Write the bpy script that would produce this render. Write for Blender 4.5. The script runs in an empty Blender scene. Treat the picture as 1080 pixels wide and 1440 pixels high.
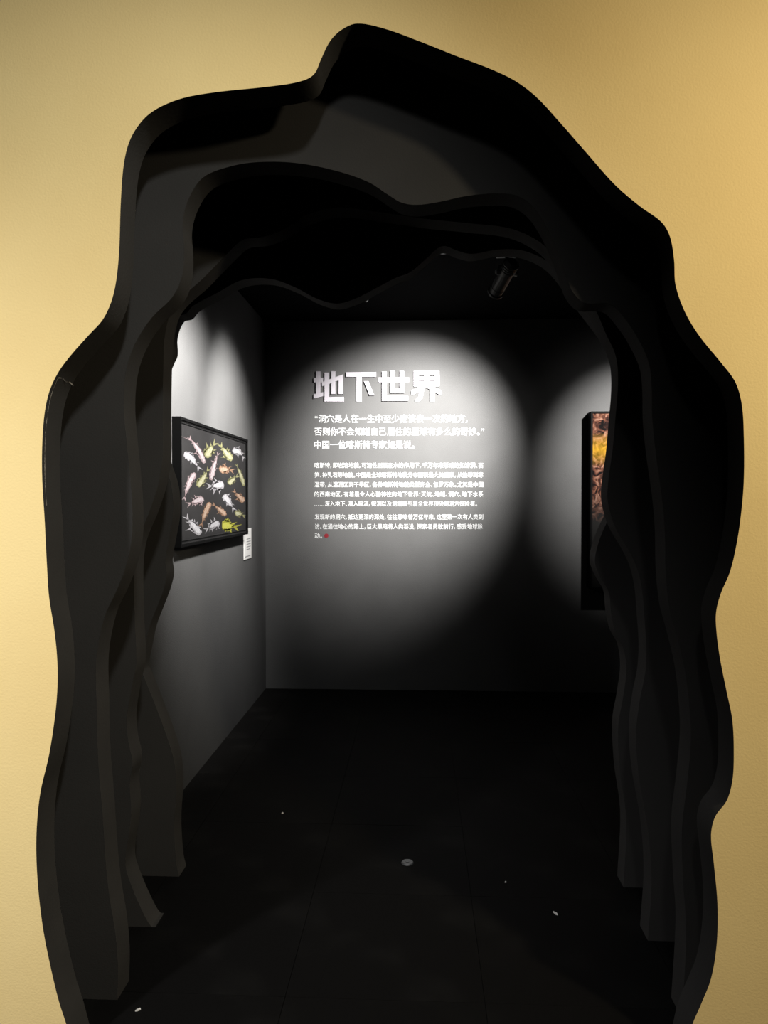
import bpy, bmesh, math, random
from mathutils import Vector, Matrix
from mathutils.geometry import tessellate_polygon
random.seed(4)
R = math.radians

# ------------------------------------------------------------------ camera, world, lights
FPX, CX, CY = 1048.0, 540.0, 720.0
CAM = Vector((0, 0, 1.5))
YAW, PITCH = R(2.7), R(-0.95)
sc = bpy.context.scene
col = sc.collection
cd = bpy.data.cameras.new('camera'); cam = bpy.data.objects.new('camera', cd); col.objects.link(cam)
cam.location = CAM
cam.rotation_euler = (R(90) + PITCH, 0, YAW)
cd.sensor_fit = 'VERTICAL'; cd.sensor_height = 36; cd.lens = FPX / 1440 * 36
cd.clip_start = .02
sc.camera = cam
MROT = cam.rotation_euler.to_matrix()

sc.view_settings.view_transform = 'Standard'
sc.view_settings.look = 'None'
sc.view_settings.gamma = 1
sc.view_settings.exposure = 0
sc.view_settings.use_curve_mapping = False
try:
    sc.cycles.use_denoising = True
    sc.cycles.max_bounces = 6
    sc.cycles.sample_clamp_indirect = 4
except Exception: pass

w = bpy.data.worlds.new('world'); sc.world = w; w.use_nodes = True
w.node_tree.nodes['Background'].inputs[0].default_value = (1, .9, .75, 1)
w.node_tree.nodes['Background'].inputs[1].default_value = .004

def spot(name, loc, target, power, color, size, blend, radius):
    l = bpy.data.lights.new(name, 'SPOT'); l.energy = power; l.color = color
    l.spot_size = R(size); l.spot_blend = blend; l.shadow_soft_size = radius
    o = bpy.data.objects.new(name, l); col.objects.link(o); o.location = loc
    o.rotation_euler = (Vector(target) - Vector(loc)).to_track_quat('-Z', 'Y').to_euler()
    return o
# gallery lamps and one added fill in front of the yellow wall (behind and above the viewer)
spot('gallery_spot_left', (.2, .0, 3.35), (-1.25, 1.95, 1.15), 230, (.96, 1, 1.0), 84, 1, .09)
spot('gallery_spot_right', (2.2, .1, 3.1), (1.0, 1.95, 1.0), 340, (1, .88, .64), 112, 1, .10)
spot('fill_spot_far_left', (-2.6, -.4, 2.6), (-1.85, 1.95, .6), 430, (.98, 1, 1.04), 82, 1, .10)  # added fill, carries the brightness of the yellow wall's left side

# ------------------------------------------------------------------ helpers
def ray(px, py):
    return MROT @ Vector(((px - CX) / FPX, -(py - CY) / FPX, -1))
def on_y(px, py, Y):          # point where the sight line meets the plane y = Y
    d = ray(px, py); return CAM + d * ((Y - CAM.y) / d.y)
def on_x(px, py, X):
    d = ray(px, py); return CAM + d * ((X - CAM.x) / d.x)
def on_z(px, py, Z=0):
    d = ray(px, py); return CAM + d * ((Z - CAM.z) / d.z)

def mat(name, color, rough=.7, spec=.3, metal=0, noise=None, bump=None, emit=None):
    m = bpy.data.materials.new(name); m.use_nodes = True
    nt = m.node_tree; b = nt.nodes['Principled BSDF']
    b.inputs['Base Color'].default_value = (*color, 1)
    b.inputs['Roughness'].default_value = rough
    b.inputs['Specular IOR Level'].default_value = spec
    b.inputs['Metallic'].default_value = metal
    if emit:
        b.inputs['Emission Color'].default_value = (*emit[0], 1); b.inputs['Emission Strength'].default_value = emit[1]
    if noise or bump:
        tc = nt.nodes.new('ShaderNodeTexCoord')
    if noise:                  # (scale, other colour, low, high)
        n = nt.nodes.new('ShaderNodeTexNoise'); n.inputs['Scale'].default_value = noise[0]; n.inputs['Detail'].default_value = 6
        nt.links.new(tc.outputs['Object'], n.inputs['Vector'])
        r = nt.nodes.new('ShaderNodeValToRGB')
        r.color_ramp.elements[0].position = noise[2]; r.color_ramp.elements[1].position = noise[3]
        r.color_ramp.elements[0].color = (*color, 1); r.color_ramp.elements[1].color = (*noise[1], 1)
        nt.links.new(n.outputs['Fac'], r.inputs['Fac']); nt.links.new(r.outputs['Color'], b.inputs['Base Color'])
    if bump:                   # (scale, strength)
        n = nt.nodes.new('ShaderNodeTexNoise'); n.inputs['Scale'].default_value = bump[0]; n.inputs['Detail'].default_value = 4
        nt.links.new(tc.outputs['Object'], n.inputs['Vector'])
        bp = nt.nodes.new('ShaderNodeBump'); bp.inputs['Strength'].default_value = bump[1]; bp.inputs['Distance'].default_value = .002
        nt.links.new(n.outputs['Fac'], bp.inputs['Height']); nt.links.new(bp.outputs['Normal'], b.inputs['Normal'])
    return m

YELLOW = mat('yellow_paint', (.74, .56, .255), .75, .2, noise=(2.2, (.70, .515, .225), .35, .7), bump=(160, .35))
LINING = mat('black_edge_lit_tone', (.043, .040, .037), .85, .05, noise=(6, (.036, .034, .032), .35, .7), bump=(120, .3))  # black rims toned lighter than the panel faces, standing for light on them
BLACKPANEL = mat('black_panel_paint', (.030, .028, .026), .85, .05, noise=(3, (.026, .0245, .023), .35, .7), bump=(220, .3))
ROOMWALL = mat('charcoal_wall_paint', (.045, .0445, .044), .85, .08, noise=(5, (.041, .0405, .04), .3, .7), bump=(140, .5))
CEIL = mat('black_ceiling_paint', (.0022, .0022, .0022), .9, .02, bump=(100, .3))
FLOORM = mat('black_floor_tile', (.0038, .0035, .0033), .7, .05, noise=(3.5, (.0075, .007, .0065), .5, .72), bump=(60, .4))
GAP = mat('floor_gap', (.006, .006, .006), .9, .1, bump=(60, .2))
FRAMEM = mat('black_frame_lacquer', (.0016, .0016, .0016), .6, .02, bump=(90, .15))
WHITE = mat('white_lettering', (.25, .25, .25), .6, .2, bump=(200, .05))
TITLEM = mat('title_lettering', (.19, .178, .192), .5, .3, bump=(200, .05))
RED = mat('red_dot_print', (.075, .003, .006), .6, .2, bump=(200, .05))
SEAM = mat('pale_filler', (.32, .29, .25), .8, .1, noise=(70, (.06, .055, .05), .45, .6))
METAL = mat('black_lamp_metal', (.05, .05, .05), .35, .5, bump=(200, .1))
GLINT = mat('bare_metal_joint', (.40, .40, .40), .3, .5, metal=.8, bump=(100, .1))

def mesh_obj(name, verts, faces, material, parent=None, smooth=False):
    me = bpy.data.meshes.new(name); me.from_pydata([tuple(v) for v in verts], [], faces); me.update()
    mats = material if isinstance(material, (list, tuple)) else [material]
    for m in mats: me.materials.append(m)
    if smooth:
        for p in me.polygons: p.use_smooth = True
    o = bpy.data.objects.new(name, me); col.objects.link(o)
    if parent:
        o.parent = parent; o.matrix_parent_inverse = parent_inv(parent)
    return o
def parent_inv(p):
    m = Matrix.LocRotScale(p.location, p.rotation_euler, p.scale)
    if p.parent: m = Matrix.LocRotScale(p.parent.location, p.parent.rotation_euler, p.parent.scale) @ p.matrix_parent_inverse @ m if False else m
    return m.inverted()
def box_data(a, b):
    x0, y0, z0 = a; x1, y1, z1 = b
    v = [(x0,y0,z0),(x1,y0,z0),(x1,y1,z0),(x0,y1,z0),(x0,y0,z1),(x1,y0,z1),(x1,y1,z1),(x0,y1,z1)]
    f = [(0,3,2,1),(4,5,6,7),(0,1,5,4),(1,2,6,5),(2,3,7,6),(3,0,4,7)]
    return v, f
def join(parts):
    V, F = [], []
    for v, f in parts:
        n = len(V); V += list(v); F += [tuple(i + n for i in q) for q in f]
    return V, F
def box(name, a, b, m, parent=None):
    return mesh_obj(name, *box_data(a, b), m, parent)
def empty(name, loc, label, cat, group=None):
    o = bpy.data.objects.new(name, None); col.objects.link(o); o.location = loc; o.empty_display_size = .1
    return tag(o, label, cat, group)
def tag(o, label, cat, group=None):
    o['label'] = label; o['category'] = cat
    if group: o['group'] = group
    return o
def struct(o): o['kind'] = 'structure'; return o

def catmull(pts, n=8, closed=False):
    out = []
    P = [pts[0]] + list(pts) + [pts[-1]]
    for i in range(1, len(P) - 2):
        p0, p1, p2, p3 = P[i-1], P[i], P[i+1], P[i+2]
        # centripetal-ish: cubic with chord-scaled tangents keeps the curve free of loops
        d1 = max((p2 - p1).length, 1e-6)
        t1 = (p2 - p0) / max((p2 - p1).length + (p1 - p0).length, 1e-6) * d1
        t2 = (p3 - p1) / max((p3 - p2).length + (p2 - p1).length, 1e-6) * d1
        for k in range(n):
            t = k / n
            h00 = 2*t**3 - 3*t**2 + 1; h10 = t**3 - 2*t**2 + t; h01 = -2*t**3 + 3*t**2; h11 = t**3 - t**2
            out.append(p1*h00 + t1*h10 + p2*h01 + t2*h11)
    out.append(P[-2].copy())
    return out

# ------------------------------------------------------------------ main dimensions
Y0, T0 = 1.95, .10          # yellow wall
Y1, T1 = 2.17, .09          # black panels behind it
Y2, T2 = 2.55, .09
Y3, T3 = 2.90, .09
HC = 2.90                   # ceiling of the dark room
corner = on_z(374, 968)
YB = corner.y; XL = corner.x
XR = 3.0

# outlines of the openings, in picture pixels from bottom left over the top to bottom right;
# True = the sight line meets the rear edge of that panel, False = the front edge
O0 = [(104,1476),(93,1440),(83,1409),(72,1364),(61,1309),(54,1253),(51,1201),(52,1157),(57,1113),(69,1061),(78,1001),(81,957),
 (80,921),(76,884),(69,840),(66,796),(63,736),(59,662),(61,596),(68,555),(81,525),(100,499),(125,471),(146,447),(160,412),(167,360),
 (170,280),(175,225),(186,190),(210,160),(250,140),(300,130),(375,122),(420,115),(441,105),(452,82),(464,58),(480,42),(502,33),
 (540,40),(590,58),(640,78),(690,97),(725,114),(755,137),(790,175),(825,215),(865,260),(900,290),(930,312),(942,332),(948,365),
 (950,400),(963,438),(984,473),(1015,511),(1034,537),(1043,567),(1046,608),(1046,678),(1041,733),(1034,775),(1026,806),(1014,834),
 (1007,862),(1008,892),(1013,928),(1022,973),(1030,1013),(1032,1061),(1030,1098),(1022,1126),(1006,1148),(1000,1174),(1004,1215),
 (1009,1271),(1008,1327),(1000,1376),(986,1412),(972,1446),(958,1480)]
F, B = False, True
O1 = [(165,1402,F),(166,1360,F),(162,1310,F),(154,1262,F),(149,1216,F),(144,1142,F),(138,1068,F),(136,994,F),(135,935,F),(140,896,F),
 (149,862,F),(163,833,F),(177,797,F),(185,758,F),(186,715,F),(182,660,F),(177,610,F),(174,570,F),(176,530,F),(183,500,F),(196,472,F),
 (215,445,F),(243,417,F),(256,387,F),(259,350,F),(257,312,F),(265,280,F),(285,250,F),(320,235,F),(360,228,F),(415,229,F),
 (472,240,F),(518,256,F),(546,274,F),(565,285,F),(587,288,F),(617,284,F),(654,276,F),(694,272,F),(726,275,F),(750,291,F),(770,322,F),
 (785,355,F),(795,385,F),(805,410,F),(822,426,F),(847,439,B),(868,460,B),(885,486,B),(899,517,B),(903,548,B),(904,594,B),(909,643,B),
 (917,699,B),(921,747,B),(922,799,B),(927,848,B),(937,886,B),(948,932,B),(954,981,B),(956,1030,B),(951,1086,B),(944,1150,B),
 (946,1220,B),(950,1290,B),(944,1380,B)]
O2 = [(231,1316,B),(226,1294,B),(217,1270,B),(200,1232,B),(190,1198,B),(195,1157,B),(198,1127,B),(196,1087,B),(200,1061,B),(194,1031,B),
 (192,1000,B),(199,957,B),(205,925,B),(203,866,B),(202,792,B),(207,758,B),(222,721,B),(235,681,B),(241,640,B),(241,588,B),(242,520,B),
 (244,480,B),(256,440,B),(285,392,F),(321,355,F),(342,337,F),(366,334,F),(387,328,F),(407,318,F),(429,303,F),(475,292,F),(530,298,F),(600,308,F),(660,314,F),(720,322,F),(765,345,F),(800,388,F),(824,436,B),(845,482,B),(855,503,B),
 (859,524,B),(859,556,B),(856,590,B),(852,636,B),(847,671,B),(845,699,B),(850,724,B),(858,745,B),(872,768,B),(885,795,B),(892,825,B),(895,860,B),
 (898,905,B),(896,940,B),(889,975,B),(884,1021,B),(888,1080,B),(900,1150,B),(905,1220,B),(900,1300,B)]
O3 = [(262,1260,B),(258,1200,B),(255,1150,B),(258,1095,B),(255,1060,B),(243,1020,B),(226,975,B),(214,945,B),(210,934,B),(215,905,B),
 (221,877,B),(231,851,B),(241,824,B),(245,804,B),(243,786,B),(248,756,B),(254,718,B),(251,682,B),(241,650,B),(233,610,B),(230,570,B),(236,535,B),
 (245,512,B),(250,500,B),(250,475,B),(259,453,B),(271,449,B),(281,438,B),(305,412,F),(340,394,F),(380,392,F),(415,404,F),(446,420,F),
 (474,427,F),(502,419,F),(529,405,F),(558,390,F),(577,383,F),(600,363,F),(622,346,F),(645,353,F),(664,357,F),(700,351,F),(738,353,F),(775,372,F),(812,420,F),(850,490,B),(872,540,B),
 (880,600,B),(872,660,B),(860,700,B),(850,724,B),(840,745,B),(832,768,B),(829,788,B),(836,808,B),(848,829,B),(851,855,B),(857,884,B),
 (868,905,B),(872,935,B),(867,975,B),(861,1010,B),(863,1070,B),(872,1140,B),(868,1240,B)]

def arch_panel(name, outline, Y, T, bounds, face_m, rim_m=None, parent=None, rim_name='cut_edge'):
    x0, x1, ztop = bounds
    pts = []
    for q in outline:
        yy = Y + T if (len(q) > 2 and q[2]) else Y
        p = on_y(q[0], q[1], yy); pts.append(Vector((p.x, max(p.z, 0))))
    pts[0].y = 0; pts[-1].y = 0
    c = catmull(pts, 6)
    c = [Vector((p.x, max(p.y, 0))) for p in c]
    c[0].y = c[-1].y = 0
    poly = [Vector((x0, 0)), Vector((x0, ztop)), Vector((x1, ztop)), Vector((x1, 0))] + c[::-1]
    # poly runs: outer frame left-top-right, then back along the opening to bottom left
    tris = tessellate_polygon([[Vector((p.x, p.y, 0)) for p in poly]])
    n = len(poly)
    V = [(p.x, Y, p.y) for p in poly] + [(p.x, Y + T, p.y) for p in poly]
    F_ = [tuple(t) for t in tris] + [tuple(i + n for i in t[::-1]) for t in tris]
    F_ += [(i, i+1, i+1+n, i+n) for i in range(0, 3)]
    body = mesh_obj(name, V, F_, face_m, parent)
    m = len(c)
    RV = [(p.x, Y, p.y) for p in c] + [(p.x, Y + T, p.y) for p in c]
    RF = [(i, i+1, i+1+m, i+m) for i in range(m - 1)]
    if rim_m is None: rim_m = face_m
    rim = mesh_obj(rim_name, RV, RF, rim_m, body, smooth=True)
    return body, rim, c

# ------------------------------------------------------------------ the setting
wall_front, lining, c0 = arch_panel('wall_front', O0, Y0, T0, (-3.6, 3.6, 4.0), YELLOW, LINING, rim_name='edge_lining')
struct(wall_front)

fl = struct(box('floor', (-3.6, -1.5, -.06), (XR + .6, YB + .05, -.006), GAP))
tile_mesh = None
gx0, gy0 = on_z(661, 1250).x, on_z(540, 1257).y
i0 = math.ceil((-3.6 - gx0) / .6); j0 = math.ceil((-1.5 - gy0) / .6)
tv, tf = box_data((.0008, .0008, -.012), (.5992, .5992, 0))
x = gx0 + i0 * .6
while x + .6 <= XR + .6:
    y = gy0 + j0 * .6
    while y < YB - .0:
        if y + .6 > YB + .05:
            t = mesh_obj('floor_tile', *box_data((x + .0015, y + .0015, -.012), (x + .5985, YB + .04, 0)), FLOORM, fl)
        elif tile_mesh is None:
            t = mesh_obj('floor_tile', tv, tf, FLOORM, fl); tile_mesh = t.data; t.location = (x, y, random.uniform(-.0006, 0))
        else:
            t = bpy.data.objects.new('floor_tile', tile_mesh); col.objects.link(t); t.parent = fl; t.location = (x, y, random.uniform(-.0006, 0))
        y += .6
    x += .6

struct(box('wall_left', (XL - .12, Y3 + T3, 0), (XL, YB + .12, HC), ROOMWALL))
struct(box('wall_back', (XL - .12, YB, 0), (XR, YB + .12, HC), ROOMWALL))
struct(box('wall_right', (XR, Y3 + T3, 0), (XR + .12, YB + .12, HC), ROOMWALL))
struct(box('ceiling', (XL - .12, Y3 + T3, HC), (XR + .12, YB + .12, HC + .1), CEIL))
struct(box('light_stop_left', (-1.72, Y0 + T0, 0), (-1.62, Y3, 3.3), CEIL))  # unseen closer, added to stop light leaking in beside the panels
struct(box('light_stop_right', (1.68, Y0 + T0, 0), (1.78, Y3, 3.3), CEIL))  # same closer on the right, added against light leaks
struct(box('light_stop_top', (-1.72, Y0 + T0, 3.3), (1.78, Y3 + T3, 3.4), CEIL))  # unseen lid over the panel gaps, added to keep light out

p1, r1, c1 = arch_panel('cutout_panel', O1, Y1, T1, (-1.62, 1.68, 3.3), BLACKPANEL, LINING)
tag(p1, 'black wavy cave panel nearest behind the yellow wall, widest opening, greyest face', 'panel', 'nested black cave-mouth panels')
p2, r2, c2 = arch_panel('cutout_panel', O2, Y2, T2, (-1.62, 1.68, 3.3), BLACKPANEL, LINING)
tag(p2, 'black wavy cave panel between the widest one and the innermost one', 'panel', 'nested black cave-mouth panels')
p3, r3, c3 = arch_panel('cutout_panel', O3, Y3, T3, (-1.62, XR + .12, 3.3), BLACKPANEL, LINING)
tag(p3, 'innermost black wavy cave panel, next to the lit grey walls, lobe hanging at top', 'panel', 'nested black cave-mouth panels')

# cracked filler line on the left cut edge of the yellow wall
def ribbon(name, pts, half, normal, m, parent):
    V, Fc = [], []
    for i, p in enumerate(pts):
        d = (pts[min(i+1, len(pts)-1)] - pts[max(i-1, 0)]).normalized()
        s = d.cross(normal[i]).normalized() * half
        V += [p - s + normal[i]*.0008, p + s + normal[i]*.0008]
    for i in range(len(pts) - 1): Fc.append((2*i, 2*i+1, 2*i+3, 2*i+2))
    return mesh_obj(name, V, Fc, m, parent)
sel = [i for i, p in enumerate(c0) if p.x < 0 and on_y(0, 712, Y0).z < p.y < on_y(0, 527, Y0).z]
pts, nr = [], []
for i in sel:
    d = (c0[i+1] - c0[i-1]).normalized(); nn = Vector((d.y, 0, -d.x))
    pts.append(Vector((c0[i].x, Y0 + .014, c0[i].y))); nr.append(nn)
ribbon('filler_line', pts, .0016, nr, SEAM, lining)
q, nn = c0[sel[-1]], nr[-1]
ribbon('filler_line', [Vector((q.x, Y0 + .014 + k*.0215, q.y - .002*k + .004*(k % 2))) for k in range(5)], .0016, [nn]*5, SEAM, lining)

# ------------------------------------------------------------------ lettering on the back wall
YT = YB - .0008
def wp(px, py, off=0): return on_y(px, py, YB - off)
title = empty('title_lettering', wp(531, 566), 'large white raised four-character title at top of the wall text', 'sign')
def G(x, y): return (435 + x * .1852, 510 + y * .1852)
def rc(x0, y0, x1, y1): return [(x0, y0), (x1, y0), (x1, y1), (x0, y1)]
glyphs = [
 [rc(52,68,86,262), rc(35,118,105,152), [(35,242),(106,226),(106,256),(35,275)], rc(117,78,150,297), rc(117,262,264,297),
  [(98,150),(257,92),(257,124),(98,182)], rc(169,68,199,240), rc(224,104,257,240)],
 [rc(280,75,508,110), rc(360,75,398,297), [(415,143),(450,143),(495,250),(458,250)]],
 [rc(527,115,757,150), rc(552,70,588,292), rc(552,255,750,292), rc(614,66,650,232), rc(686,66,720,232), rc(614,198,720,232)],
 [rc(793,67,830,182), rc(950,67,987,182), rc(872,67,908,182), rc(793,67,987,98), rc(793,108,987,138), rc(793,148,987,182),
  [(850,178),(895,178),(893,190),(790,245),(775,243),(775,214)], [(885,178),(930,178),(1003,214),(1003,243),(986,243),(887,190)],
  [(835,205),(871,195),(864,250),(856,278),(840,294),(825,297),(803,297),(803,284),(820,274),(830,255)], rc(915,203,950,297)]]
for g in glyphs:
    parts = []
    for k, poly in enumerate(g):
        n = len(poly); fr = .016 + k * .00008
        A = [wp(*G(*p), off=0) for p in poly]
        V = [(a.x, YB - fr, a.z) for a in A] + [(a.x, YB - .0005, a.z) for a in A]
        parts.append((V, [tuple(range(n)), tuple(range(2*n-1, n-1, -1))] + [(i, i+n, (i+1) % n + n, (i+1) % n) for i in range(n)]))
    o = mesh_obj('raised_character', *join(parts), TITLEM, title)

GLYPH = {}
def glyph(ch, bold):
    if (ch, bold) not in GLYPH:
        cu = bpy.data.curves.new('tmp', 'FONT'); cu.body = ch; cu.size = 1; cu.resolution_u = 2
        o = bpy.data.objects.new('tmp', cu); col.objects.link(o)
        me = bpy.data.meshes.new_from_object(o.evaluated_get(bpy.context.evaluated_depsgraph_get()))
        bpy.data.objects.remove(o)
        V = [(v.co.x, v.co.y) for v in me.vertices]; Fs = [tuple(p.vertices) for p in me.polygons]
        bpy.data.meshes.remove(me)
        xs = [v[0] for v in V]
        V0, F0, n0 = V, Fs, len(V); V, Fs = [], []
        for k, (ox, oy) in enumerate(((0, 0), (bold, 0), (-bold, 0), (0, bold*.7), (0, -bold*.7))):
            V += [(v[0] + ox, v[1] + oy) for v in V0]; Fs += [tuple(i + k*n0 for i in f) for f in F0]
        GLYPH[ch, bold] = (V, Fs, min(xs), max(xs))
    return GLYPH[ch, bold]
def text_line(name, s, x0, x1, yc, hpx, parent, bold, single=False):
    """lays a line out with half-width punctuation and fits it between x0 and x1"""
    cur, lay = 0, []
    for ch in s:
        V, Fs, xa, xb = glyph(ch, bold)
        if ch in '，。、：“”':
            a_ = .52 if ch in '，。、' else .45
            sh = cur + a_/2 - (xa + xb)/2 if ch in '：“”' else cur + .06 - xa
        elif ch == '…': a_ = 1.05; sh = cur + (a_ - (xb - xa))/2 - xa
        else: a_ = 1.0; sh = cur + .5 - (xa + xb)/2
        lay.append((V, Fs, sh)); cur += a_
    lo = min(v[0] + sh for V, Fs, sh in lay for v in V); hi = max(v[0] + sh for V, Fs, sh in lay for v in V)
    a, b = wp(x0, yc), wp(x1, yc); hh = hpx / 1048 * YB
    parts = []
    for V, Fs, sh in lay:
        P = []
        for vx, vy in V:
            u = (vx + sh - lo) / (hi - lo)
            P.append((a.x + (b.x - a.x)*u, YT - (len(P) * 5 // len(V)) * 1.2e-4, a.z + (b.z - a.z)*u + (vy - .36)*hh))
        parts.append((P, Fs))
    if single:
        for p in parts: mesh_obj('character', *p, WHITE, parent)
    else:
        o = mesh_obj(name, *join(parts), WHITE, parent); o['kind'] = 'stuff'
quote = empty('quotation_text', wp(560, 632), 'three lines of medium white quotation lettering under the title', 'text')
text_line('text_line', '“洞穴是人在一生中至少应该去一次的地方，', 442.5, 657.5, 589, 12.4, quote, .014, True)
text_line('text_line', '否则你不会知道自己居住的星球有多么的奇妙。”', 442, 681, 607, 12.4, quote, .014, True)
text_line('text_line', '中国一位喀斯特专家如是说。', 442, 583, 625.5, 12.4, quote, .014, True)
para = empty('paragraph_text', wp(560, 713), 'five lines of small white body text in the middle of the back wall', 'text')
for s, xe, y in (('喀斯特，即岩溶地貌，可溶性岩石在水的作用下，千万年来形成的如溶洞、石', 679.5, 654.5),
              ('笋、钟乳石等地貌。中国是全球喀斯特地貌分布面积最大的国家，从热带到寒', 679.5, 668),
              ('温带，从湿润区到干旱区，各种喀斯特地貌类型齐全、包罗万象。尤其是中国', 679.5, 681.5),
              ('的西南地区，有着最令人心驰神往的地下世界：天坑、地缝、洞穴、地下水系', 679.5, 695),
              ('……深入地下、潜入暗流，探洞以及洞潜吸引着全世界顶尖的洞穴探险者。', 671, 708.3)):
    text_line('text_line', s, 442.3, xe, y, 8.2, para, .012)
para2 = empty('paragraph_text', wp(560, 760), 'lowest three lines of small white body text, ending beside a red dot', 'text')
for s, xe, y in (('发现新的洞穴，抵达更深的深处，往往意味着万亿年来，这里第一次有人类到', 679.5, 727),
              ('访。在通往地心的路上，巨大黑暗将人类吞没，探索者勇敢前行，感受地球脉', 679, 740.5),
              ('动。', 453, 753.5)):
    text_line('text_line', s, 442.5, xe, y, 8.2, para2, .012)
c = wp(459, 753.3); rr = .0165
V = [(c.x, YB - .0016, c.z)] + [(c.x + rr*math.cos(k*math.pi/12), YB - .0016, c.z + rr*math.sin(k*math.pi/12)) for k in range(24)]
V += [(v[0], YB - .0003, v[2]) for v in V[1:]]
dot = mesh_obj('red_dot', V, [(0, 1 + (k+1) % 24, 1 + k) for k in range(24)] + [(1+k, 1+(k+1) % 24, 25+(k+1) % 24, 25+k) for k in range(24)], RED)
tag(dot, 'small round red dot after the last line of wall text', 'dot')

# ------------------------------------------------------------------ framed fish print on the left wall
DF = .045; XF = XL + DF
a, b, bl = on_x(254.2, 585.5, XF), on_x(348.7, 620.5, XF), on_x(255, 770, XF)
fy0, fy1, fz1, fz0 = a.y, b.y, a.z, bl.z
fb = .014                     # width of the frame lip
pic = empty('framed_fish_print', (XL, (fy0+fy1)/2, fz0), 'black framed print of colourful fish on black, hung on the left wall', 'picture')
def ring_x(name, x0, x1, y0, y1, z0, z1, t, m, parent):
    parts = [box_data((x0, y0, z0), (x1, y0+t, z1)), box_data((x0, y1-t, z0), (x1, y1, z1)),
             box_data((x0, y0+t, z0), (x1, y1-t, z0+t)), box_data((x0, y0+t, z1-t), (x1, y1-t, z1))]
    return mesh_obj(name, *join(parts), m, parent)
ring_x('frame', XL + .001, XF, fy0, fy1, fz0, fz1, fb, FRAMEM, pic)
PRINTBG = mat('fish_print_ground', (.0058, .0055, .0056), .5, .1, noise=(4, (.0085, .008, .008), .4, .7), bump=(200, .05))
XP = XF - .010
box('print', (XL + .002, fy0 + fb, fz0 + fb), (XP, fy1 - fb, fz1 - fb), PRINTBG, pic)
ring_x('inner_lip', XP - .001, XP + .003, fy0 + fb + .012, fy1 - fb - .012, fz0 + fb + .012, fz1 - fb - .012, .004, FRAMEM, pic)

FC = {}
def fishmat(key, c1, c2, c3):
    c1, c2, c3 = [tuple(v * k for v in c) for c, k in ((c1, .17), (c2, .19), (c3, .21))]
    FC[key] = (mat('fish_' + key, c1, .5, .3, noise=(60, c2, .35, .65)), mat('fish_' + key + '_light', c2, .5, .3, noise=(90, c3, .35, .65)))
fishmat('white', (.36, .33, .35), (.62, .60, .62), (.80, .78, .80))
fishmat('pink', (.34, .22, .23), (.55, .43, .44), (.72, .64, .66))
fishmat('orange', (.34, .17, .09), (.55, .32, .20), (.66, .50, .38))
fishmat('green', (.24, .23, .08), (.48, .46, .22), (.66, .64, .45))
fishmat('yellow', (.36, .34, .02), (.60, .58, .04), (.72, .70, .12))
def bez(p, q, r, t): return ((1-t)**2*p[0] + 2*t*(1-t)*q[0] + t*t*r[0], (1-t)**2*p[1] + 2*t*(1-t)*q[1] + t*t*r[1])
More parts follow.
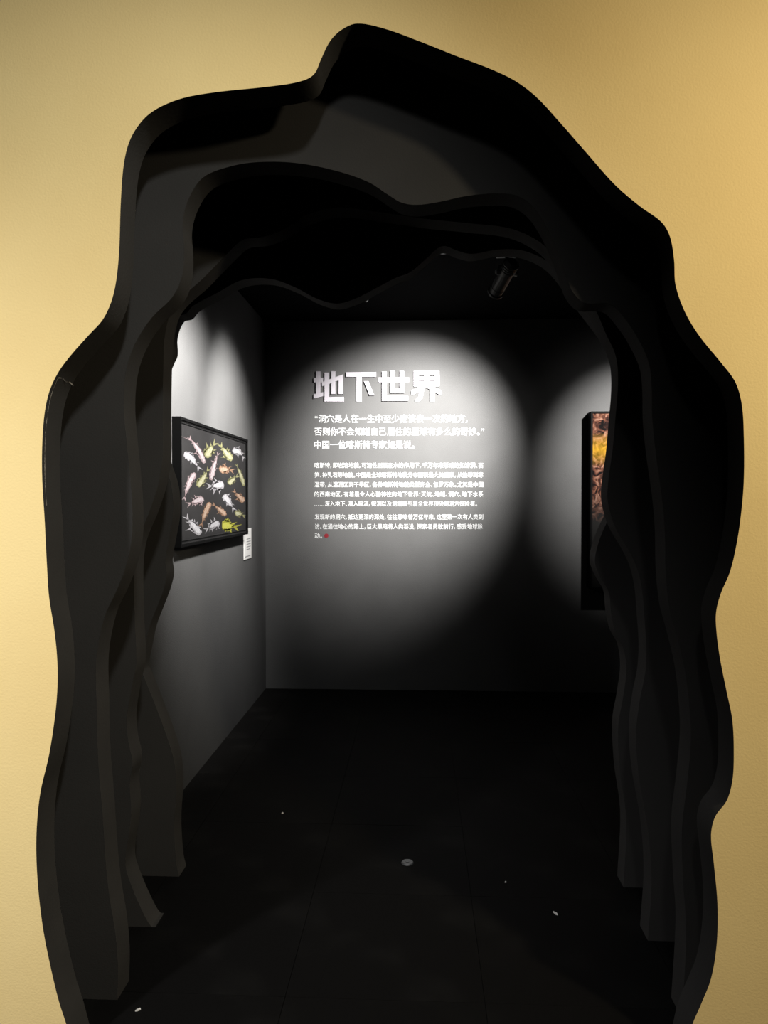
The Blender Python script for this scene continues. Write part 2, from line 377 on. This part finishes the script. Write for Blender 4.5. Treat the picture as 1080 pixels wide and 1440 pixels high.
def fish(head, mid, tail, W, colr, fins, forked=1.0):
    # all in enlarged picture units; ends up as flat printed shapes on the sheet
    W *= 1.12; N = 14; L = math.dist(head, mid) + math.dist(mid, tail)
    sp = [bez(head, mid, tail, k / N) for k in range(N + 1)]
    def nrm(k):
        p, q = sp[max(k-1, 0)], sp[min(k+1, N)]
        d = math.hypot(q[0]-p[0], q[1]-p[1]) or 1
        return (-(q[1]-p[1]) / d, (q[0]-p[0]) / d), ((q[0]-p[0]) / d, (q[1]-p[1]) / d)
    def prof(t): return W * .5 * (math.sin(math.pi * min(1, t*1.02 + .04) ** .72) ** .85 * .95 + .08)
    def flat(polys, dx):
        V, Fc = [], []
        for poly in polys:
            n = len(V)
            for p in poly:
                w_ = on_x(230 + p[0] / 6, 560 + p[1] / 6, XP)
                V.append((XP + dx, min(max(w_.y, fy0 + fb + .004), fy1 - fb - .004), min(max(w_.z, fz0 + fb + .004), fz1 - fb - .004)))
            for t in tessellate_polygon([[Vector((v[1], v[2], 0)) for v in V[n:]]]): Fc.append(tuple(i + n for i in t))
        return V, Fc
    up, dn, iu, idn = [], [], [], []
    for k in range(N + 1):
        (nx, ny), _ = nrm(k); ww = prof(k / N) * (1 + .17 * math.sin(k * 2.1 + W)); x_, y_ = sp[k]
        up.append((x_ + nx*ww, y_ + ny*ww)); dn.append((x_ - nx*ww, y_ - ny*ww))
        if 1 <= k <= N - 3:
            iu.append((x_ + nx*ww*.62, y_ + ny*ww*.62)); idn.append((x_ - nx*ww*.45, y_ - ny*ww*.45))
    fins = list(fins) + [(.35, -1, W*.35, W*.2), (.62, 1, W*.4, W*.35), (.8, -1, W*.3, W*.5)]
    polys = [up + dn[::-1]]
    (nx, ny), (tx, ty) = nrm(N); x_, y_ = sp[N]; s = W * .55 * forked
    polys.append([(x_ - tx*W*.25, y_ - ty*W*.25), (x_ + tx*s*1.1 + nx*s*.75, y_ + ty*s*1.1 + ny*s*.75), (x_ + tx*s*.45, y_ + ty*s*.45),
                  (x_ + tx*s*1.3 - nx*s*.65, y_ + ty*s*1.3 - ny*s*.65)])
    for (t, side, ln, sweep) in fins:
        k = round(t * N); (nx, ny), (tx, ty) = nrm(k); x_, y_ = sp[k]; ww = prof(t) * .7
        b0 = (x_ + side*nx*ww - tx*W*.24, y_ + side*ny*ww - ty*W*.24)
        b1 = (x_ + side*nx*ww + tx*W*.24, y_ + side*ny*ww + ty*W*.24)
        tip = (x_ + side*nx*(ww + ln) + tx*sweep, y_ + side*ny*(ww + ln) + ty*sweep)
        md = ((b1[0] + tip[0]) / 2 - tx*5, (b1[1] + tip[1]) / 2 - ty*5)
        polys.append([b0, tip, md, b1])
    V1, F1 = flat(polys, .0006); V2, F2 = flat([iu + idn[::-1]], .0012)
    n = len(V1); o = mesh_obj('printed_fish', V1 + V2, F1 + [tuple(i + n for i in f) for f in F2], list(FC[colr]), pic)
    for i, p in enumerate(o.data.polygons):
        p.material_index = 1 if i >= len(F1) else 0
    return o
fish((345,548),(300,430),(228,345),40,'pink',[(.45,1,10,0),(.45,-1,60,20),(.75,1,25,10),(.95,-1,50,95)])
fish((355,498),(385,440),(420,395),62,'green',[(.5,1,30,10),(.55,-1,45,40),(.3,-1,20,10)])
fish((578,522),(530,470),(490,410),52,'green',[(.4,-1,42,20),(.6,1,30,10),(.9,-1,20,60)])
fish((585,455),(625,425),(668,490),52,'white',[(.4,-1,28,10),(.5,1,30,30)])
fish((172,468),(225,480),(290,580),56,'white',[(.4,-1,14,10),(.6,1,12,20),(.8,-1,15,20)])
fish((398,690),(415,590),(455,480),40,'pink',[(.5,1,22,10),(.7,-1,34,10),(.3,-1,14,10),(.9,-1,18,10)])
fish((470,608),(510,590),(562,605),58,'orange',[(.5,-1,34,12),(.5,1,20,20),(.8,1,20,20)])
fish((678,740),(655,650),(618,572),28,'green',[(.5,-1,10,10),(.7,1,22,10),(.5,1,16,10)])
fish((288,745),(325,690),(368,615),52,'green',[(.5,1,26,10),(.6,-1,20,15),(.2,1,26,10),(.3,-1,18,10)])
fish((268,632),(215,690),(178,835),48,'pink',[(.3,1,26,10),(.5,-1,10,10),(.7,1,12,40)])
fish((508,728),(450,740),(402,742),66,'white',[(.5,1,50,20),(.35,-1,50,10),(.7,-1,60,20),(.8,1,20,10)])
fish((545,722),(575,695),(610,665),44,'green',[(.5,1,18,10),(.6,-1,24,10)])
fish((676,875),(650,840),(604,795),44,'orange',[(.5,-1,34,20),(.6,1,22,10)])
fish((338,850),(285,862),(228,888),58,'pink',[(.5,1,36,10),(.35,-1,30,-10),(.7,-1,24,10)])
fish((508,815),(535,850),(583,925),54,'white',[(.3,-1,26,-10),(.5,1,16,10)])
fish((392,880),(355,950),(322,1055),44,'orange',[(.3,1,16,10),(.3,-1,10,10),(.6,1,14,30),(.6,-1,14,30)])
fish((524,990),(490,950),(430,905),40,'orange',[(.5,-1,34,10),(.6,1,16,20)])
fish((602,975),(630,965),(668,985),46,'green',[(.5,-1,16,5),(.6,1,24,10)])
fish((310,1148),(255,1080),(205,1020),62,'white',[(.5,-1,60,20),(.5,1,26,15),(.8,1,26,10),(.2,1,16,0)])
fish((470,1050),(420,1070),(375,1100),58,'white',[(.4,-1,30,-30),(.5,1,40,0),(.25,1,40,-10),(.8,1,30,5),(.7,-1,30,15)])
fish((492,1072),(540,1070),(592,1082),84,'yellow',[(.5,-1,24,10),(.55,1,26,0),(.35,1,22,0)])

# caption card beside the print
ca, cb = on_x(343, 744, XL + .003), on_x(353, 787, XL + .003)
y_c0, y_c1 = ca.y, cb.y; zc1, zc0 = ca.z, on_x(353, 784, XL + .003).z
card = empty('caption_card', (XL, (y_c0+y_c1)/2, zc0), 'small white caption card at the lower right corner of the fish print', 'card')
CARD = mat('white_card', (.36, .35, .34), .6, .2, bump=(100, .05)); INK = mat('grey_ink', (.12, .12, .12), .7, .1, bump=(100, .05))
box('card', (XL + .0005, y_c0, zc0), (XL + .006, y_c1, zc1), CARD, card)
lines = []
H = zc1 - zc0; Wc = y_c1 - y_c0
for k in range(5):
    z = zc1 - H * (.36 + k * .085)
    lines.append(box_data((XL + .0055, y_c0 + Wc*.3, z), (XL + .0066, y_c0 + Wc*(.88 - .12*(k == 4)), z + H*.028)))
lines.append(box_data((XL + .0055, y_c0 + Wc*.1, zc0 + H*.07), (XL + .0066, y_c0 + Wc*.85, zc0 + H*.10)))
mesh_obj('card_print', *join(lines), INK, card)

# ------------------------------------------------------------------ framed rock print on the back wall at right
DR = .13
f0 = on_y(833, 578.5, YB - DR); f1 = on_y(828, 829, YB - DR)
rx0, rz1, rz0 = f0.x - .01, f0.z, f1.z; rx1 = rx0 + 1.0
rp = empty('framed_rock_print', ((rx0+rx1)/2, YB, rz0), 'tall deep black framed print of orange and yellow rock on the back wall', 'picture')
def ring_y(name, y0, y1, x0, x1, z0, z1, t, m, parent):
    parts = [box_data((x0, y0, z0), (x0+t, y1, z1)), box_data((x1-t, y0, z0), (x1, y1, z1)),
             box_data((x0+t, y0, z0), (x1-t, y1, z0+t)), box_data((x0+t, y0, z1-t), (x1-t, y1, z1))]
    return mesh_obj(name, *join(parts), m, parent)
ring_y('frame', YB - DR, YB - .001, rx0, rx1, rz0, rz1, .014, FRAMEM, rp)
rock = bpy.data.materials.new('rock_print'); rock.use_nodes = True
nt = rock.node_tree; bs = nt.nodes['Principled BSDF']; bs.inputs['Roughness'].default_value = .85; bs.inputs['Specular IOR Level'].default_value = .02
tc = nt.nodes.new('ShaderNodeTexCoord'); mp = nt.nodes.new('ShaderNodeMapping'); mp.inputs['Scale'].default_value = (1, 1, 1)
n1 = nt.nodes.new('ShaderNodeTexNoise'); n1.inputs['Scale'].default_value = 14; n1.inputs['Detail'].default_value = 8; n1.inputs['Distortion'].default_value = 2.2
nt.links.new(tc.outputs['Object'], mp.inputs[0]); nt.links.new(mp.outputs[0], n1.inputs['Vector'])
cr = nt.nodes.new('ShaderNodeValToRGB'); e = cr.color_ramp.elements
e[0].position = .36; e[0].color = (.002, .0015, .0015, 1); e[1].position = .68; e[1].color = (.09, .050, .036, 1)
k = e.new(.46); k.color = (.014, .006, .0045, 1); k = e.new(.55); k.color = (.045, .018, .011, 1)
nt.links.new(n1.outputs['Fac'], cr.inputs[0])
sx = nt.nodes.new('ShaderNodeSeparateXYZ'); nt.links.new(tc.outputs['Object'], sx.inputs[0])
# a printed yellow glow in the picture, and the picture's own dark foreground at the bottom
def band(socket, c_, wd):
    s_ = nt.nodes.new('ShaderNodeMath'); s_.operation = 'SUBTRACT'; s_.inputs[1].default_value = c_; nt.links.new(socket, s_.inputs[0])
    a_ = nt.nodes.new('ShaderNodeMath'); a_.operation = 'ABSOLUTE'; nt.links.new(s_.outputs[0], a_.inputs[0])
    d_ = nt.nodes.new('ShaderNodeMapRange'); d_.inputs[1].default_value = wd; d_.inputs[2].default_value = 0; nt.links.new(a_.outputs[0], d_.inputs[0])
    return d_.outputs[0]
gz = on_y(842, 632, YB - DR).z; 
bz = band(sx.outputs['Z'], gz, .13)
mx = nt.nodes.new('ShaderNodeMix'); mx.data_type = 'RGBA'; mx.inputs[7].default_value = (.13, .07, .004, 1)
mm = nt.nodes.new('ShaderNodeMath'); mm.operation = 'MULTIPLY'; nt.links.new(bz, mm.inputs[0]); nt.links.new(n1.outputs['Fac'], mm.inputs[1])
m2 = nt.nodes.new('ShaderNodeMath'); m2.operation = 'MULTIPLY'; m2.inputs[1].default_value = 1.5; m2.use_clamp = True; nt.links.new(mm.outputs[0], m2.inputs[0])
nt.links.new(cr.outputs[0], mx.inputs[6]); nt.links.new(m2.outputs[0], mx.inputs[0])
mr = nt.nodes.new('ShaderNodeMapRange'); mr.inputs[1].default_value = on_y(0, 735, YB - DR).z; mr.inputs[2].default_value = on_y(0, 690, YB - DR).z
mr.inputs[3].default_value = 0; mr.inputs[4].default_value = 1
nt.links.new(sx.outputs['Z'], mr.inputs[0])
mk = nt.nodes.new('ShaderNodeMix'); mk.data_type = 'RGBA'; mk.inputs[6].default_value = (.006, .0058, .0055, 1)
nt.links.new(mr.outputs[0], mk.inputs[0]); nt.links.new(mx.outputs[2], mk.inputs[7]); nt.links.new(mk.outputs[2], bs.inputs['Base Color'])
pr = box('print', (rx0 + .016, YB - DR + .008, rz0 + .016), (rx1 - .016, YB - .002, rz1 - .016), rock, rp)

# ------------------------------------------------------------------ ceiling track and spotlights
def tube(p, q, r, n=14, r2=None):
    p, q = Vector(p), Vector(q); r2 = r if r2 is None else r2
    z = (q - p).normalized(); x_ = z.orthogonal().normalized(); y_ = z.cross(x_)
    V = [p + (x_*math.cos(2*math.pi*k/n) + y_*math.sin(2*math.pi*k/n))*r for k in range(n)] + \
        [q + (x_*math.cos(2*math.pi*k/n) + y_*math.sin(2*math.pi*k/n))*r2 for k in range(n)]
    return V, [(k, (k+1) % n, (k+1) % n + n, k + n) for k in range(n)] + [tuple(range(n))[::-1], tuple(range(n, 2*n))]
YK = 4.2
tr = box('track_rail', (XL + .15, YK - .018, HC - .022), (XR - .15, YK + .018, HC - .0005), METAL)
tag(tr, 'thin black track rail along the dark ceiling', 'rail')
LENS = mat('lamp_lens', (.6, .6, .6), .2, .5, emit=((1, .97, .92), .4))

def track_spot(x, y, target, label, power, size, blend, radius=.02, color=(1, .985, .96), spill=.025, wide=80):
    root = empty('track_spotlight', (x, y, HC - .022), label, 'spotlight', 'track spotlights of the dark room')
    z0 = HC - .022
    piv = Vector((x, y, z0 - .115)); d = (Vector(target) - piv).normalized()
    mesh_obj('adapter', *box_data((x - .055, y - .017, z0 - .028), (x + .055, y + .017, z0)), METAL, root)
    mesh_obj('stem', *tube((x, y, z0 - .028), (x, y, z0 - .085), .009), METAL, root)
    side = d.cross(Vector((0, 0, 1))).normalized()
    yo = [tube(piv + side*s*.049 + Vector((0, 0, .035)), piv + side*s*.049 - Vector((0, 0, .012)), .006, 8) for s in (-1, 1)]
    yo.append(tube(piv + side*.053 + Vector((0, 0, .033)), piv - side*.053 + Vector((0, 0, .033)), .007, 8))
    mesh_obj('yoke', *join(yo), METAL, root)
    for s_ in (1, -1): mesh_obj('pivot_knob', *tube(piv + side*s_*.042, piv + side*s_*.064, .014), GLINT, root)
    back = piv - d*.075; front = piv + d*.165
    body = mesh_obj('lamp_head', *join([tube(back, front, .041, 20), tube(back - d*.014, back, .027, 20, .041)]), METAL, root, smooth=False)
    mesh_obj('cooling_ring', *join([tube(back + d*(.004 + .014*k), back + d*(.010 + .014*k), .046, 20) for k in range(4)]), METAL, body)
    mesh_obj('snoot', *join([tube(front - d*.012, front, .048, 20), tube(front - d*.05, front - d*.042, .044, 20)]), METAL, body)
    mesh_obj('lens', *tube(front, front + d*.003, .033, 20), LENS, body)
    for nm, pw, sz in (('lamp_beam', power, size), ('lamp_spill', power * spill, wide)):
        l = spot(nm, front + d*.012, target, pw, color, sz, blend, radius)
        l.parent = root; l.matrix_parent_inverse = parent_inv(root)
    return root
s = on_y(712, 392, YK)
tx_, tz_ = wp(577, 628).x, wp(577, 628).z
track_spot(s.x, YK, (tx_, YB, tz_), 'black track spotlight hanging at upper right, aimed at the wall text', 2150, 64, 1, .03)
def wl(px, py): p = on_x(px, py, XL); return (p.x, p.y, p.z)
pl = wl(322, 615)
track_spot(XL + 1.0, YK, pl, 'hidden black track spotlight lighting the far half of the fish print', 720, 66, 1, .06)
tr2 = box('track_rail', (XL + .15, 3.232, HC - .022), (XR - .15, 3.268, HC - .0005), METAL)
tag(tr2, 'second thin black track rail on the ceiling right behind the innermost cave panel', 'rail')
pl = wl(262, 600)
track_spot(XL + 1.0, 3.25, pl, 'hidden black track spotlight lighting the near half of the fish print', 1150, 72, 1, .06)
pr_ = wp(895, 640)
track_spot(1.75, YK, (pr_.x, YB, pr_.z), 'hidden black track spotlight lighting the rock print', 1150, 54, 1, .03)

# ------------------------------------------------------------------ small things on the floor
BIT = mat('pale_scrap', (.55, .52, .48), .7, .2, bump=(100, .1))
def scrap(px, py, l, wd, ang, label):
    c_ = on_z(px, py); a_ = Vector((math.cos(ang), math.sin(ang), 0))*l; b_ = Vector((-math.sin(ang), math.cos(ang), 0))*wd
    pts = [c_ - a_ - b_*.6, c_ - a_*.2 - b_, c_ + a_ - b_*.3, c_ + a_*.8 + b_, c_ - a_*.4 + b_*.8]
    V = [(p.x, p.y, .0003) for p in pts] + [(p.x, p.y, .003 + .002*(k % 2)) for k, p in enumerate(pts)]
    o = mesh_obj('paper_scrap', V, [tuple(range(4, -1, -1)), tuple(range(5, 10))] + [(k, (k+1) % 5, (k+1) % 5 + 5, k + 5) for k in range(5)], BIT)
    tag(o, label, 'scrap', 'scraps on the black floor')
scrap(781, 1285, .013, .004, 1.9, 'largest pale scrap on the black floor at right')
scrap(711, 1241, .004, .003, .3, 'tiny pale crumb on the floor right of centre')
scrap(397, 1144, .006, .005, .8, 'pale crumb on the floor nearest the lit left wall')
scrap(194, 1421, .008, .004, .4, 'pale scrap at the foot of the left side of the opening')
c_ = on_z(573, 1213)
V, Fc = join([tube((c_.x, c_.y, -.001), (c_.x, c_.y, .004), .026, 24, .022), tube((c_.x, c_.y, .004), (c_.x, c_.y, .006), .008, 12)])
tag(mesh_obj('floor_plug', V, Fc, METAL), 'small round dark plug in the middle of the black floor', 'plug')
